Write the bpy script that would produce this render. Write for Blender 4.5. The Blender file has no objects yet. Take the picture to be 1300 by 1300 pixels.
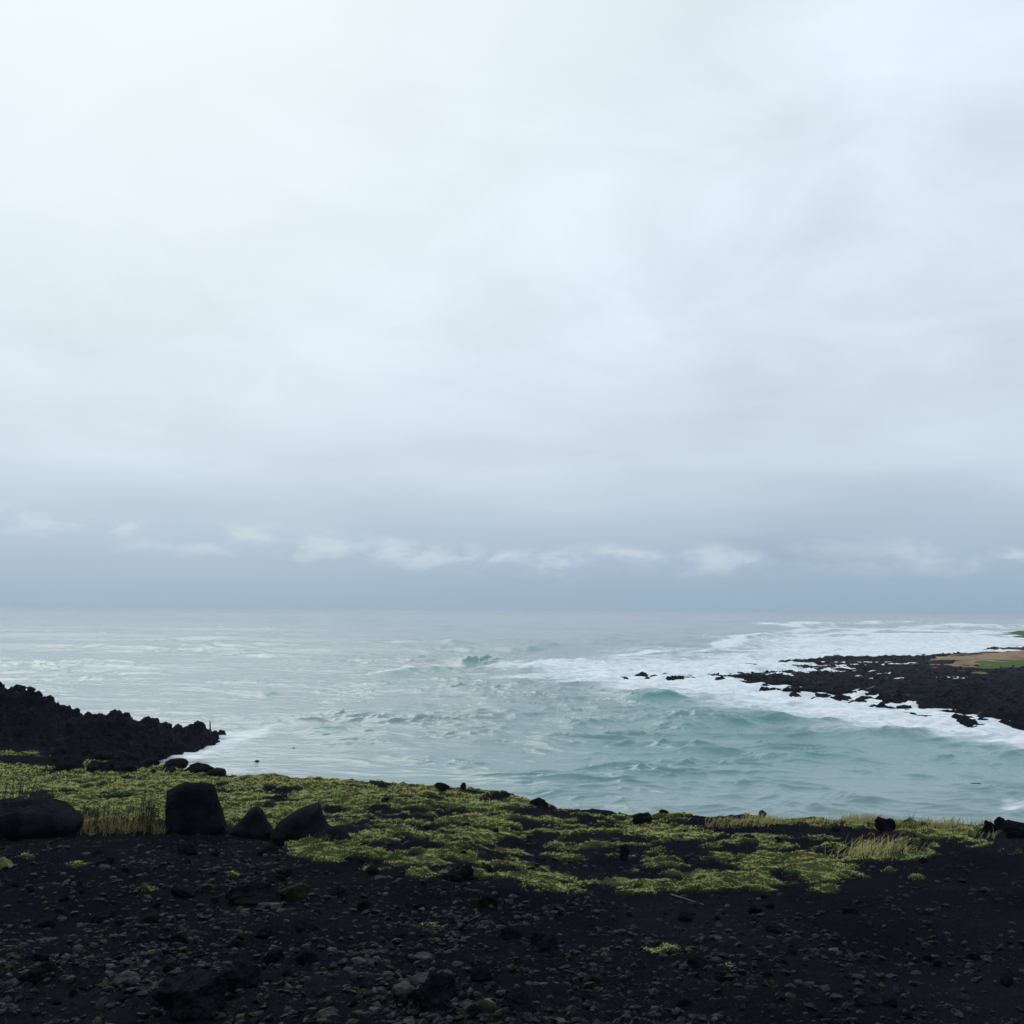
import bpy, bmesh, math, random
import numpy as np
from mathutils import Matrix, Vector

rng = np.random.default_rng(11)
random.seed(11)
scene = bpy.context.scene
COL = scene.collection

# ------------------------------------------------------------------ camera
EYE = 1.7            # eye above the ground at the viewpoint (z = 0)
SEA = -6.3           # sea level
FPX = 1276.0         # focal length in photograph pixels (1300 px wide)
PITCH, ROLL = math.radians(5.7), math.radians(0.42)
F = np.array([0, math.cos(PITCH), math.sin(PITCH)])
R0 = np.array([1.0, 0, 0])
U0 = np.array([0, -math.sin(PITCH), math.cos(PITCH)])
R = R0 * math.cos(ROLL) + U0 * math.sin(ROLL)
U = -R0 * math.sin(ROLL) + U0 * math.cos(ROLL)
CAM = np.array([0, 0, EYE])
cd = bpy.data.cameras.new("camera")
cam = bpy.data.objects.new("camera", cd)
COL.objects.link(cam)
cd.sensor_fit = 'AUTO'
cd.angle = 2 * math.atan(650 / FPX)
cd.clip_start, cd.clip_end = 0.1, 60000
m = Matrix.Identity(4)
for i in range(3):
    m[i][0], m[i][1], m[i][2], m[i][3] = R[i], U[i], -F[i], CAM[i]
cam.matrix_world = m
scene.camera = cam

# ------------------------------------------------------------------ sky and sun
SUN_AZ, SUN_EL = math.radians(-23), math.radians(39)     # ahead and to the left, behind cloud
SUN_DIR = np.array([math.sin(SUN_AZ) * math.cos(SUN_EL), math.cos(SUN_AZ) * math.cos(SUN_EL), math.sin(SUN_EL)])
world = bpy.data.worlds.new("World")
scene.world = world
world.use_nodes = True


class NT:
    """small helper to write node trees"""
    def __init__(self, tree):
        self.t = tree
        tree.nodes.clear()

    def n(self, typ, **kw):
        nd = self.t.nodes.new(typ)
        for k, v in kw.items():
            setattr(nd, k, v)
        return nd

    def link(self, a, b):
        self.t.links.new(a, b)

    def put(self, sock, v):
        if isinstance(v, bpy.types.NodeSocket):
            self.link(v, sock)
        else:
            sock.default_value = v

    def math(self, op, a, b=0.0, c=None, clamp=False):
        nd = self.n('ShaderNodeMath', operation=op, use_clamp=clamp)
        self.put(nd.inputs[0], a)
        self.put(nd.inputs[1], b)
        if c is not None:
            self.put(nd.inputs[2], c)
        return nd.outputs[0]

    def mix(self, f, a, b, blend='MIX'):
        nd = self.n('ShaderNodeMix', data_type='RGBA', blend_type=blend)
        self.put(nd.inputs[0], f)
        self.put(nd.inputs[6], a)
        self.put(nd.inputs[7], b)
        return nd.outputs[2]

    def ramp(self, f, stops, interp='LINEAR'):
        nd = self.n('ShaderNodeValToRGB')
        nd.color_ramp.interpolation = interp
        e = nd.color_ramp.elements
        while len(e) < len(stops):
            e.new(0.5)
        for el, (p, c) in zip(e, stops):
            el.position = p
            el.color = c if len(c) == 4 else (*c, 1)
        self.put(nd.inputs[0], f)
        return nd.outputs[0]

    def smooth(self, f, a, b):
        nd = self.n('ShaderNodeMapRange', interpolation_type='SMOOTHSTEP')
        self.put(nd.inputs[0], f)
        nd.inputs[1].default_value, nd.inputs[2].default_value = a, b
        return nd.outputs[0]

    def noise(self, vec, scale, detail=4, rough=0.5, dist=0.0):
        nd = self.n('ShaderNodeTexNoise')
        if vec is not None:
            self.link(vec, nd.inputs['Vector'])
        nd.inputs['Scale'].default_value = scale
        nd.inputs['Detail'].default_value = detail
        nd.inputs['Roughness'].default_value = rough
        nd.inputs['Distortion'].default_value = dist
        return nd.outputs[0]

    def comb(self, x, y, z=0.0):
        nd = self.n('ShaderNodeCombineXYZ')
        self.put(nd.inputs[0], x), self.put(nd.inputs[1], y), self.put(nd.inputs[2], z)
        return nd.outputs[0]


def lin(r, g, b):
    f = lambda c: (c / 255 / 12.92) if c <= 10 else ((c / 255 + 0.055) / 1.055) ** 2.4
    return (f(r), f(g), f(b), 1)


def build_world():
    w = NT(world.node_tree)
    tc = w.n('ShaderNodeTexCoord')
    d = tc.outputs['Generated']
    sp = w.n('ShaderNodeSeparateXYZ')
    w.link(d, sp.inputs[0])
    x, y, z = sp.outputs
    zc = w.math('MAXIMUM', z, 0.0)
    az = w.math('ARCTAN2', x, y)
    # overcast body by height above the horizon, wobbled so that its edges are not level
    wob = w.noise(w.comb(w.math('MULTIPLY', az, 3.0), w.math('MULTIPLY', zc, 14.0)), 1.0, 4, .55)
    zw = w.math('ADD', zc, w.math('MULTIPLY', w.math('SUBTRACT', wob, .5), w.math('MULTIPLY', w.math('MINIMUM', zc, .15), .75)))
    base = w.ramp(w.math('MULTIPLY', zw, 1.5, clamp=True), [
        (0.0, lin(144, 174, 198)), (0.045, lin(154, 180, 202)), (0.085, lin(166, 187, 208)), (0.14, lin(182, 199, 215)),
        (0.21, lin(206, 219, 232)), (0.38, lin(219, 231, 243)), (0.60, lin(224, 236, 247)), (1.0, lin(227, 238, 248))])
    # cloud sheet seen from below: flat noise on a layer overhead
    k = w.math('ADD', zc, 0.16)
    pl = w.comb(w.math('DIVIDE', x, k), w.math('DIVIDE', y, k))
    n1 = w.noise(pl, 0.75, 5, .52, .4)
    n2 = w.noise(pl, 2.6, 7, .56, .8)
    cl = w.math('ADD', w.math('MULTIPLY', w.math('SUBTRACT', n1, .5), .62), w.math('MULTIPLY', w.math('SUBTRACT', n2, .5), w.math('MULTIPLY', w.smooth(zc, .10, .34), .44)))
    fade = w.smooth(zc, 0.02, 0.2)
    cl = w.math('ADD', 1.0, w.math('MULTIPLY', cl, fade))
    base = w.mix(1.0, base, w.comb(cl, cl, cl), 'MULTIPLY')
    # low cumulus puffs along the horizon
    pv = w.comb(w.math('MULTIPLY', az, 17.0), w.math('MULTIPLY', zc, 40.0), 2.2)
    pn = w.noise(pv, 1.0, 7, .58, .15)
    pn_b = w.noise(w.comb(w.math('MULTIPLY', az, 9.0), 4.4), 1.0, 2, .5)
    mid = w.math('ADD', .053, w.math('MULTIPLY', w.math('MAXIMUM', w.math('MULTIPLY', az, -1.0), 0.0), .062))
    up = w.math('SUBTRACT', w.math('SUBTRACT', zc, mid), w.math('MULTIPLY', w.math('SUBTRACT', pn_b, .5), .03))
    band = w.math('MULTIPLY', w.smooth(up, -.026, .004), w.math('SUBTRACT', 1.0, w.smooth(up, .004, .020)))
    puff = w.math('MULTIPLY', w.smooth(w.math('ADD', pn, w.math('MULTIPLY', w.math('SUBTRACT', pn_b, .5), .30)), .38, .64), band)
    base = w.mix(w.math('MULTIPLY', puff, .52), base, lin(204, 216, 228))
    bnd2 = w.math('MULTIPLY', w.smooth(zc, 0.030, 0.046), w.math('SUBTRACT', 1.0, w.smooth(zc, 0.046, 0.10)))
    puff = w.math('MULTIPLY', w.smooth(pn, .47, .66), band)
    base = w.mix(w.math('MULTIPLY', puff, .85), base, lin(200, 213, 224))
    dark = w.math('MULTIPLY', w.smooth(w.noise(w.comb(w.math('MULTIPLY', az, 5.0), w.math('MULTIPLY', zc, 22.0), 7.0), 1.0, 5, .55), .5, .72), bnd2)
    base = w.mix(w.math('MULTIPLY', dark, .6), base, lin(146, 169, 192))
    # thin bright cloud round the hidden sun
    dt = w.n('ShaderNodeVectorMath', operation='DOT_PRODUCT')
    w.link(d, dt.inputs[0])
    dt.inputs[1].default_value = tuple(SUN_DIR)
    g = w.math('POWER', w.math('MAXIMUM', dt.outputs['Value'], 0.0), 13.0)
    g = w.math('MULTIPLY', g, w.math('ADD', .55, w.math('MULTIPLY', n1, .9)))
    base = w.mix(w.math('MULTIPLY', g, 1.15, clamp=True), base, lin(240, 252, 255))
    bg = w.n('ShaderNodeBackground')
    w.link(base, bg.inputs[0])
    bg.inputs[1].default_value = 1.0
    sky = w.n('ShaderNodeTexSky', sky_type='NISHITA', sun_disc=False)
    sky.sun_elevation, sky.sun_rotation = SUN_EL, SUN_AZ
    sb = w.n('ShaderNodeBackground')
    w.link(sky.outputs[0], sb.inputs[0])
    sb.inputs[1].default_value = 0.08
    mx = w.n('ShaderNodeMixShader')
    mx.inputs[0].default_value = 0.95      # almost wholly covered by cloud
    w.link(sb.outputs[0], mx.inputs[1])
    w.link(bg.outputs[0], mx.inputs[2])
    out = w.n('ShaderNodeOutputWorld')
    w.link(mx.outputs[0], out.inputs[0])


build_world()
sd = bpy.data.lights.new("sun", 'SUN')
sd.energy, sd.angle, sd.color = 0.85, math.radians(36), (1.0, 0.985, 0.96)
sun = bpy.data.objects.new("sun", sd)
COL.objects.link(sun)
sun.rotation_euler = Vector(-SUN_DIR).to_track_quat('-Z', 'Y').to_euler()
scene.view_settings.view_transform = 'Standard'
scene.view_settings.look = 'None'
scene.view_settings.exposure = 0.0
scene.view_settings.gamma = 1.0
scene.cycles.volume_bounces = 0

# ------------------------------------------------------------------ numpy tools
_perm = np.random.default_rng(5).permutation(4096)
_ang = np.random.default_rng(6).uniform(0, 2 * np.pi, 4096)
_gx, _gy = np.cos(_ang), np.sin(_ang)
_g3 = np.random.default_rng(7).normal(size=(4096, 3))
_g3 /= np.linalg.norm(_g3, axis=1)[:, None]


def sstep(x, a, b):
    t = np.clip((x - a) / (b - a), 0, 1)
    return t * t * (3 - 2 * t)


def pn2(x, y, seed=0):
    xi, yi = np.floor(x).astype(np.int64), np.floor(y).astype(np.int64)
    fx, fy = x - xi, y - yi
    u, v = fx ** 3 * (fx * (fx * 6 - 15) + 10), fy ** 3 * (fy * (fy * 6 - 15) + 10)

    def g(ix, iy, dx, dy):
        h = _perm[(_perm[(ix + seed * 131) & 4095] + iy) & 4095]
        return _gx[h] * dx + _gy[h] * dy
    a = g(xi, yi, fx, fy)
    b = g(xi + 1, yi, fx - 1, fy)
    c = g(xi, yi + 1, fx, fy - 1)
    d = g(xi + 1, yi + 1, fx - 1, fy - 1)
    return ((a + u * (b - a)) * (1 - v) + (c + u * (d - c)) * v) * 1.5


def pn3(p, seed=0):
    i = np.floor(p).astype(np.int64)
    f = p - i
    w = f ** 3 * (f * (f * 6 - 15) + 10)
    out = 0
    for dx in (0, 1):
        for dy in (0, 1):
            for dz in (0, 1):
                h = _perm[(_perm[(_perm[(i[:, 0] + dx + seed * 57) & 4095] + i[:, 1] + dy) & 4095] + i[:, 2] + dz) & 4095]
                gr = _g3[h]
                dot = gr[:, 0] * (f[:, 0] - dx) + gr[:, 1] * (f[:, 1] - dy) + gr[:, 2] * (f[:, 2] - dz)
                out = out + dot * np.where(dx, w[:, 0], 1 - w[:, 0]) * np.where(dy, w[:, 1], 1 - w[:, 1]) * np.where(dz, w[:, 2], 1 - w[:, 2])
    return out * 1.6


def fbm(x, y, s, o=4, seed=0, gain=.5):
    """fractal noise, s = size in metres of the largest lump, about -1..1"""
    r, a, f = 0, 1.0, 1.0 / s
    for k in range(o):
        r = r + a * pn2(x * f + 17.3 * k, y * f - 9.1 * k, seed + k)
        a *= gain
        f *= 2.03
    return r


def ridged(x, y, s, o=4, seed=0, gain=.5):
    r, a, f = 0, 1.0, 1.0 / s
    for k in range(o):
        r = r + a * (1 - 2 * np.abs(pn2(x * f + 7.7 * k, y * f + 3.1 * k, seed + k)))
        a *= gain
        f *= 2.03
    return r


def ray(px, py):
    px, py = np.asarray(px, float), np.asarray(py, float)
    return F + R * ((px - 650) / FPX)[..., None] + U * ((650 - py) / FPX)[..., None]


def at_z(px, py, z):
    d = ray(px, py)
    return CAM + d * ((z - EYE) / d[..., 2])[..., None]


def at_r(px, py, r):
    """point at horizontal distance r along the sight line"""
    d = ray(px, py)
    return CAM + d * (r / np.hypot(d[..., 0], d[..., 1]))[..., None]


def proj(x, y, z):
    v = np.stack([x, y, z - EYE + 0 * x], -1)
    k = v @ F
    k = np.where(k > .05, k, .05)
    return 650 + FPX * (v @ R) / k, 650 - FPX * (v @ U) / k


def poly_sd(x, y, pts):
    """signed distance, inside positive"""
    pts = np.array(pts, float)
    best = np.full(x.shape, 1e18)
    ins = np.zeros(x.shape, bool)
    for a, b in zip(pts, np.roll(pts, -1, 0)):
        e = b - a
        t = np.clip(((x - a[0]) * e[0] + (y - a[1]) * e[1]) / (e @ e + 1e-9), 0, 1)
        best = np.minimum(best, (x - a[0] - t * e[0]) ** 2 + (y - a[1] - t * e[1]) ** 2)
        c = (a[1] > y) != (b[1] > y)
        ins ^= c & (x < (b[0] - a[0]) * (y - a[1]) / (b[1] - a[1] + 1e-12) + a[0])
    return np.where(ins, 1, -1) * np.sqrt(best)


def make_mesh(name, v, f, mat=None, smooth=True, attrs=None, colors=None, parent=None, loc=None, link=True):
    """v (n,3), f (m,3|4) arrays -> linked object"""
    me = bpy.data.meshes.new(name)
    v = np.ascontiguousarray(v, dtype=np.float32)
    f = np.ascontiguousarray(f, dtype=np.int32)
    k = f.shape[1]
    me.vertices.add(len(v))
    me.vertices.foreach_set('co', v.ravel())
    me.loops.add(f.size)
    me.loops.foreach_set('vertex_index', f.ravel())
    me.polygons.add(len(f))
    me.polygons.foreach_set('loop_start', np.arange(0, f.size, k, dtype=np.int32))
    me.update(calc_edges=True)
    me.polygons.foreach_set('use_smooth', np.full(len(f), bool(smooth)))
    for n_, a in (attrs or {}).items():
        at = me.attributes.new(n_, 'FLOAT', 'POINT')
        at.data.foreach_set('value', np.ascontiguousarray(a, dtype=np.float32).ravel())
    for n_, c in (colors or {}).items():
        at = me.attributes.new(n_, 'FLOAT_COLOR', 'POINT')
        c4 = np.ones((len(v), 4), np.float32)
        c4[:, :3] = c
        at.data.foreach_set('color', c4.ravel())
    if mat:
        me.materials.append(mat)
    o = bpy.data.objects.new(name, me)
    if loc is not None:
        o.location = loc
    if link:
        COL.objects.link(o)
    if parent:
        o.parent = parent
    return o


def grid_faces(nr, nc):
    i = np.arange((nr - 1) * nc).reshape(nr - 1, nc)[:, :-1].ravel()
    return np.stack([i, i + 1, i + nc + 1, i + nc], 1)


def tag(o, label=None, cat=None, group=None, kind=None):
    if label:
        o['label'] = label
    if cat:
        o['category'] = cat
    if group:
        o['group'] = group
    if kind:
        o['kind'] = kind
    return o


# ------------------------------------------------------------------ materials
def mat_new(name):
    mt = bpy.data.materials.new(name)
    mt.use_nodes = True
    return mt, NT(mt.node_tree)


def out_shader(w, sh):
    o = w.n('ShaderNodeOutputMaterial')
    w.link(sh, o.inputs[0])


def attr(w, name):
    nd = w.n('ShaderNodeAttribute')
    nd.attribute_name = name
    return nd


def principled(w, color, rough, spec=.5, normal=None, ior=None):
    p = w.n('ShaderNodeBsdfPrincipled')
    w.put(p.inputs['Base Color'], color)
    w.put(p.inputs['Roughness'], rough)
    w.put(p.inputs['Specular IOR Level'], spec)
    if ior:
        p.inputs['IOR'].default_value = ior
    if normal is not None:
        w.link(normal, p.inputs['Normal'])
    return p


def bump(w, h, strength, dist):
    b = w.n('ShaderNodeBump')
    b.inputs['Strength'].default_value = strength
    b.inputs['Distance'].default_value = dist
    w.link(h, b.inputs['Height'])
    return b.outputs[0]


def pos(w):
    return w.n('ShaderNodeNewGeometry').outputs['Position']


def objco(w):
    return w.n('ShaderNodeTexCoord').outputs['Object']


def mat_rock(name, c0, c1, scale=1.0, rough=.62, spec=.4, lichen=0.0):
    mt, w = mat_new(name)
    p = objco(w)
    n = w.noise(p, 3.0 / scale, 6, .62)
    n2 = w.noise(p, 16.0 / scale, 5, .6)
    col = w.mix(w.smooth(n, .36, .66), c0, c1)
    if lichen:
        nl = w.noise(p, 7.0 / scale, 5, .65)
        col = w.mix(w.math('MULTIPLY', w.smooth(nl, .60, .68), lichen), col, (.085, .095, .075, 1))
    hh = w.math('ADD', n2, w.math('MULTIPLY', w.noise(p, 55.0 / scale, 3, .6), .4))
    out_shader(w, principled(w, col, w.math('ADD', rough - .1, w.math('MULTIPLY', n2, .3)), spec, bump(w, hh, .9, .05 * scale)).outputs[0])
    return mt


M_BOULDER = mat_rock('boulder_rock', (.0026, .0032, .0058, 1), (.0115, .0125, .0175, 1), 1.0, .85, .03)
M_PALE = mat_rock('pale_rock', (.010, .013, .014, 1), (.050, .061, .059, 1), .35, .65, .12, .5)
M_MOSS = mat_rock('mossy_rock', (.004, .005, .006, 1), (.018, .024, .010, 1), .5, .85, .1, .2)
M_LAVA = mat_rock('coast_lava', (.002, .0028, .0060, 1), (.0105, .0120, .0175, 1), 6.0, .8, .03)


def mat_ground():
    mt, w = mat_new('cinder_ground')
    p = pos(w)
    turf = attr(w, 'turf').outputs['Fac']
    n1 = w.noise(p, .7, 5, .6)
    n2 = w.noise(p, 9.0, 6, .68)
    n3 = w.noise(p, 46.0, 4, .65)
    col = w.mix(w.smooth(n1, .3, .7), (.0060, .0068, .0112, 1), (.0120, .0125, .0168, 1))
    col = w.mix(w.math('MULTIPLY', w.smooth(n2, .56, .74), .6), col, (.014, .012, .012, 1))
    fl = w.math('MULTIPLY', w.smooth(n3, .66, .74), .5)
    col = w.mix(fl, col, (.040, .045, .047, 1))
    tcol = w.mix(w.smooth(w.noise(p, 3.0, 4), .35, .65), (.085, .085, .032, 1), (.036, .054, .018, 1))
    col = w.mix(w.math('MULTIPLY', turf, .7), col, tcol)
    h = w.math('ADD', n2, w.math('MULTIPLY', n3, .45))
    out_shader(w, principled(w, col, .9, 0.0, bump(w, h, 1.0, .04)).outputs[0])
    return mt


def mat_gravel():
    mt, w = mat_new('gravel_stone')
    c = attr(w, 'tint').outputs['Color']
    n = w.noise(pos(w), 60, 3)
    out_shader(w, principled(w, w.mix(w.math('MULTIPLY', n, .7), c, (.003, .0034, .0055, 1)), .62, .07, bump(w, n, .6, .01)).outputs[0])
    return mt


def mat_blade(name, rough=.6):
    mt, w = mat_new(name)
    c = attr(w, 'tint').outputs['Color']
    p = principled(w, c, rough, .25)
    tr = w.n('ShaderNodeBsdfTranslucent')
    w.link(c, tr.inputs[0])
    mx = w.n('ShaderNodeMixShader')
    mx.inputs[0].default_value = .35
    w.link(p.outputs[0], mx.inputs[1])
    w.link(tr.outputs[0], mx.inputs[2])
    out_shader(w, mx.outputs[0])
    return mt


def mat_sea():
    mt, w = mat_new('sea_water')
    p = pos(w)
    foam = attr(w, 'foam').outputs['Fac']
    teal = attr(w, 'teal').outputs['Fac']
    calm = attr(w, 'calm').outputs['Fac']
    sp = w.n('ShaderNodeSeparateXYZ')
    w.link(p, sp.inputs[0])
    q = w.comb(w.math('MULTIPLY', sp.outputs[0], .45), sp.outputs[1], sp.outputs[2])
    # water body; teal holds the bay tint and painted light through wave fronts
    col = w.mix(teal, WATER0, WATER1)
    r1 = w.noise(q, .55, 6, .62)
    r2 = w.noise(q, 3.2, 4, .6)
    hb = w.math('ADD', w.math('MULTIPLY', r1, 1.0), w.math('MULTIPLY', r2, .42))
    b = w.n('ShaderNodeBump')
    w.put(b.inputs['Strength'], w.math('MULTIPLY_ADD', calm, -.26, .30))
    b.inputs['Distance'].default_value = .55
    w.link(hb, b.inputs['Height'])
    wat = principled(w, col, .15, .5, b.outputs[0], 1.333)
    # foam: torn by noise
    f1 = w.noise(w.comb(w.math('MULTIPLY', sp.outputs[0], .16), w.math('MULTIPLY', sp.outputs[1], .22), 0.0), 1.0, 8, .66, .8)
    f2 = w.noise(q, 1.3, 5, .7)
    th = w.math('ADD', w.math('MULTIPLY', f1, .68), w.math('MULTIPLY', f2, .32))
    v = w.math('SUBTRACT', w.math('MULTIPLY_ADD', foam, .72, .18), th)
    mask = w.math('MULTIPLY', w.smooth(v, -.16, .28), w.math('MULTIPLY_ADD', w.smooth(foam, .0, .5), .25, .75))
    fcol = w.mix(w.smooth(f2, .35, .7), (.80, .83, .85, 1), (.52, .61, .65, 1))
    fo = principled(w, fcol, .8, .2, bump(w, f2, .6, .3))
    mx = w.n('ShaderNodeMixShader')
    w.link(mask, mx.inputs[0])
    w.link(wat.outputs[0], mx.inputs[1])
    w.link(fo.outputs[0], mx.inputs[2])
    out_shader(w, mx.outputs[0])
    return mt


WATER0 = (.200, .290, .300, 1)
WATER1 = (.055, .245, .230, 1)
M_GROUND, M_GRAVEL = mat_ground(), mat_gravel()
M_SEA = mat_sea()
M_TURF = mat_blade('turf_blade')
M_DRY = mat_blade('dry_blade')


def mat_shelf():
    mt, w = mat_new('lava_shelf_rock')
    p = pos(w)
    sand, green = attr(w, 'sand').outputs['Fac'], attr(w, 'green').outputs['Fac']
    n = w.noise(p, .35, 6, .65)
    n2 = w.noise(p, 2.5, 5, .65)
    col = w.mix(w.smooth(n, .35, .68), (.002, .003, .0065, 1), (.007, .0088, .0145, 1))
    sc = w.mix(w.smooth(n, .4, .62), (.32, .235, .15, 1), (.21, .135, .08, 1))
    col = w.mix(w.smooth(w.math('ADD', sand, w.math('MULTIPLY', w.math('SUBTRACT', n, .5), 2.6)), .35, .6), col, sc)
    col = w.mix(w.smooth(w.math('ADD', green, w.math('MULTIPLY', w.math('SUBTRACT', n, .55), 2.2)), .35, .6), col, w.mix(n2, (.055, .10, .025, 1), (.10, .14, .045, 1)))
    out_shader(w, principled(w, col, .8, .03, bump(w, n2, .9, .35)).outputs[0])
    return mt


def mat_plain(name, c, rough=.7):
    mt, w = mat_new(name)
    n = w.noise(objco(w), 20, 4)
    out_shader(w, principled(w, w.mix(n, c, (c[0] * .55, c[1] * .55, c[2] * .55, 1)), rough, .3, bump(w, n, .5, .01)).outputs[0])
    return mt


M_SHELF = mat_shelf()
M_WOOD = mat_plain('weathered_wood', (.045, .040, .036, 1))
M_DRIFT = mat_plain('bleached_wood', (.09, .095, .095, 1))

# ------------------------------------------------------------------ near land
RIM = np.array([  # image column, image row of the brow, distance in metres
    (-700, 950, 40), (-300, 953, 36), (0, 957, 31), (100, 963, 28), (200, 975, 24), (290, 987, 20.5), (400, 994, 18.5), (500, 1001, 17.5),
    (600, 1010, 16.6), (650, 1018, 16.1), (700, 1026, 15.6), (800, 1038, 14.8), (900, 1043, 14.3), (1000, 1045, 14.2), (1100, 1048, 14.2),
    (1260, 1054, 13.8), (1300, 1055, 13.6), (1500, 1062, 13.4), (2000, 1085, 13)], float)
_rp = at_r(RIM[:, 0], RIM[:, 1], RIM[:, 2])
RIM_AZ = np.arctan2(_rp[:, 0], _rp[:, 1])
GRASS = [(-300, 978), (0, 975), (100, 974), (290, 978), (400, 982), (500, 988), (600, 995), (700, 1013), (800, 1027), (900, 1034), (1260, 1046), (1268, 1074), (1175, 1094),
         (1085, 1136), (1000, 1141), (850, 1134), (760, 1146), (640, 1127), (580, 1116), (460, 1108), (385, 1092), (345, 1062), (210, 1044),
         (95, 1040), (0, 1036), (-300, 1030)]
BARE = [(590, 1031, 92, 7), (690, 1056, 62, 9), (655, 1078, 95, 13), (870, 1078, 62, 12), (1030, 1062, 95, 9), (790, 1101, 66, 9), (730, 1029, 80, 5),
        (500, 1053, 68, 5), (1200, 1080, 60, 14), (940, 1052, 50, 6), (480, 1073, 40, 4), (905, 1100, 40, 7), (345, 1007, 40, 4), (470, 1036, 40, 3),
        (1090, 1120, 40, 8), (705, 1098, 60, 7), (50, 966, 75, 5), (560, 1086, 30, 4), (980, 1080, 45, 5), (1120, 1100, 60, 6)]
GREENS = [(660, 1063, 40, 7), (560, 1078, 25, 12), (720, 1075, 30, 7), (1020, 1107, 60, 10), (905, 1076, 30, 6), (600, 1025, 40, 8), (660, 1020, 30, 8),
          (110, 972, 45, 7), (1060, 1134, 18, 5), (1150, 1087, 40, 7), (730, 1090, 28, 7), (430, 1082, 60, 9), (1040, 1066, 25, 4), (950, 1120, 30, 8)]
SPROUT = [(20, 957, 45, 2.5), (112, 972, 42, 5), (60, 959, 25, 2), (543, 1176, 18, 4), (770, 1206, 14, 4), (840, 1205, 22, 5), (915, 1225, 22, 7), (375, 1130, 18, 8), (1098, 1112, 22, 3), (1135, 1110, 14, 4),
          (1168, 1116, 14, 4), (195, 1128, 16, 5), (300, 1112, 20, 4), (1290, 1082, 14, 4), (95, 1100, 16, 5), (620, 1280, 20, 6), (30, 1090, 18, 6)]


def turf_mask(x, y, z):
    px, py = proj(x, y, z)
    px = px + 14 * fbm(x, y, 1.1, 3, 71)
    py = py + 4.0 * fbm(x, y, .8, 3, 75)
    sdn = poly_sd(px, py * 2.2, [(a, b * 2.2) for a, b in GRASS])
    mk = sstep(sdn, -8, 14)
    n = fbm(x, y * .55, .75, 4, 33)
    fine = fbm(x * .45, y * .8, .24, 3, 39)
    for cx, cy, rx, ry in BARE:
        q = ((px - cx) / rx) ** 2 + ((py - cy) / ry) ** 2
        mk = mk - .82 * np.exp(-q * 1.1)
    for cx, cy, rx, ry in GREENS:
        q = ((px - cx) / rx) ** 2 + ((py - cy) / ry) ** 2
        mk = mk + .6 * np.exp(-q * q) * (sdn > -6)
    left = sstep(px, 560, 330)
    streak = ridged(x * .45, y, .55, 3, 37)
    mk = mk - .31 + .60 * n + .95 * fine - .38 * sstep(streak, .65, 1.3) + .34 * left - 1.2 * sstep(sdn, 2, -24)
    for cx, cy, rx, ry in SPROUT:
        q = ((px - cx) / rx) ** 2 + ((py - cy) / ry) ** 2
        mk = np.maximum(mk, .66 * np.exp(-q * 1.2) + .35 * fine)
    return sstep(mk, .38, .66)


def brow(az):
    o = np.argsort(RIM_AZ)
    return np.interp(az, RIM_AZ[o], RIM[o, 2]), np.interp(az, RIM_AZ[o], _rp[o, 2])


def land_smooth(x, y):
    r, az = np.hypot(x, y), np.arctan2(x, y)
    Rr, zr = brow(az)
    Rr = Rr + .3 * fbm(x, y, 3.0, 3, 12)
    t = r / Rr
    fall = np.clip(r - Rr, 0, None)
    inside = zr * np.clip(t, 0, 1) ** 1.12
    lip = .85 * fall - .55 * (1 - np.exp(-fall / .55))          # rounded lip, then a steep bank
    # on the left the bank is gentle and runs on towards the headland
    k = sstep(az, math.radians(-15), math.radians(-21))
    lip = lip * (1 - .72 * k)
    z = inside - lip
    return np.maximum(z, SEA - 1.5)


def land(x, y, micro=True):
    z = land_smooth(x, y)
    r = np.hypot(x, y)
    az = np.arctan2(x, y)
    Rr, _ = brow(az)
    rough = 1 - .45 * sstep(x, -1.0, 3.5)                     # rubble on the left, finer cinder on the right
    z = z + .07 * fbm(x, y, 1.6, 3, 21) * rough + .035 * fbm(x, y, 4.5, 2, 27)
    bank = sstep(r - Rr, .4, 3)
    z = z + bank * (.5 * ridged(x, y, 2.2, 4, 44) - .3)
    if micro:
        z = z + (.028 * ridged(x, y, .42, 4, 51, .55) - .01) * rough + .010 * ridged(x, y, .11, 3, 57, .6) - .005
        tm = turf_mask(x, y, z)
        z = z + tm * (.03 + .032 * fbm(x, y, .28, 3, 61))
        return z, tm
    return z


def graded(lo, hi, nin, outer, nout):
    a = np.linspace(-outer, lo, nout)[:-1]
    return np.concatenate([a, np.linspace(lo, hi, nin), np.linspace(hi, outer, nout)[1:]])


az = np.radians(graded(-31, 31, 1150, 105, 60))
rr = np.concatenate([np.linspace(.3, 4.4, 24)[:-1], 1 / np.linspace(1 / 4.4, 1 / 34, 760)[:-1], np.linspace(34, 60, 40)])
A, RR = np.meshgrid(az, rr)
gx, gy = (RR * np.sin(A)).ravel(), (RR * np.cos(A)).ravel()
gz, gt = land(gx, gy)
ground = make_mesh('ground', np.stack([gx, gy, gz], 1), grid_faces(len(rr), len(az)), M_GROUND, attrs={'turf': gt})
tag(ground, 'black cinder ground of the sea bluff sloping to its grassy brow', 'ground', kind='structure')


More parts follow.
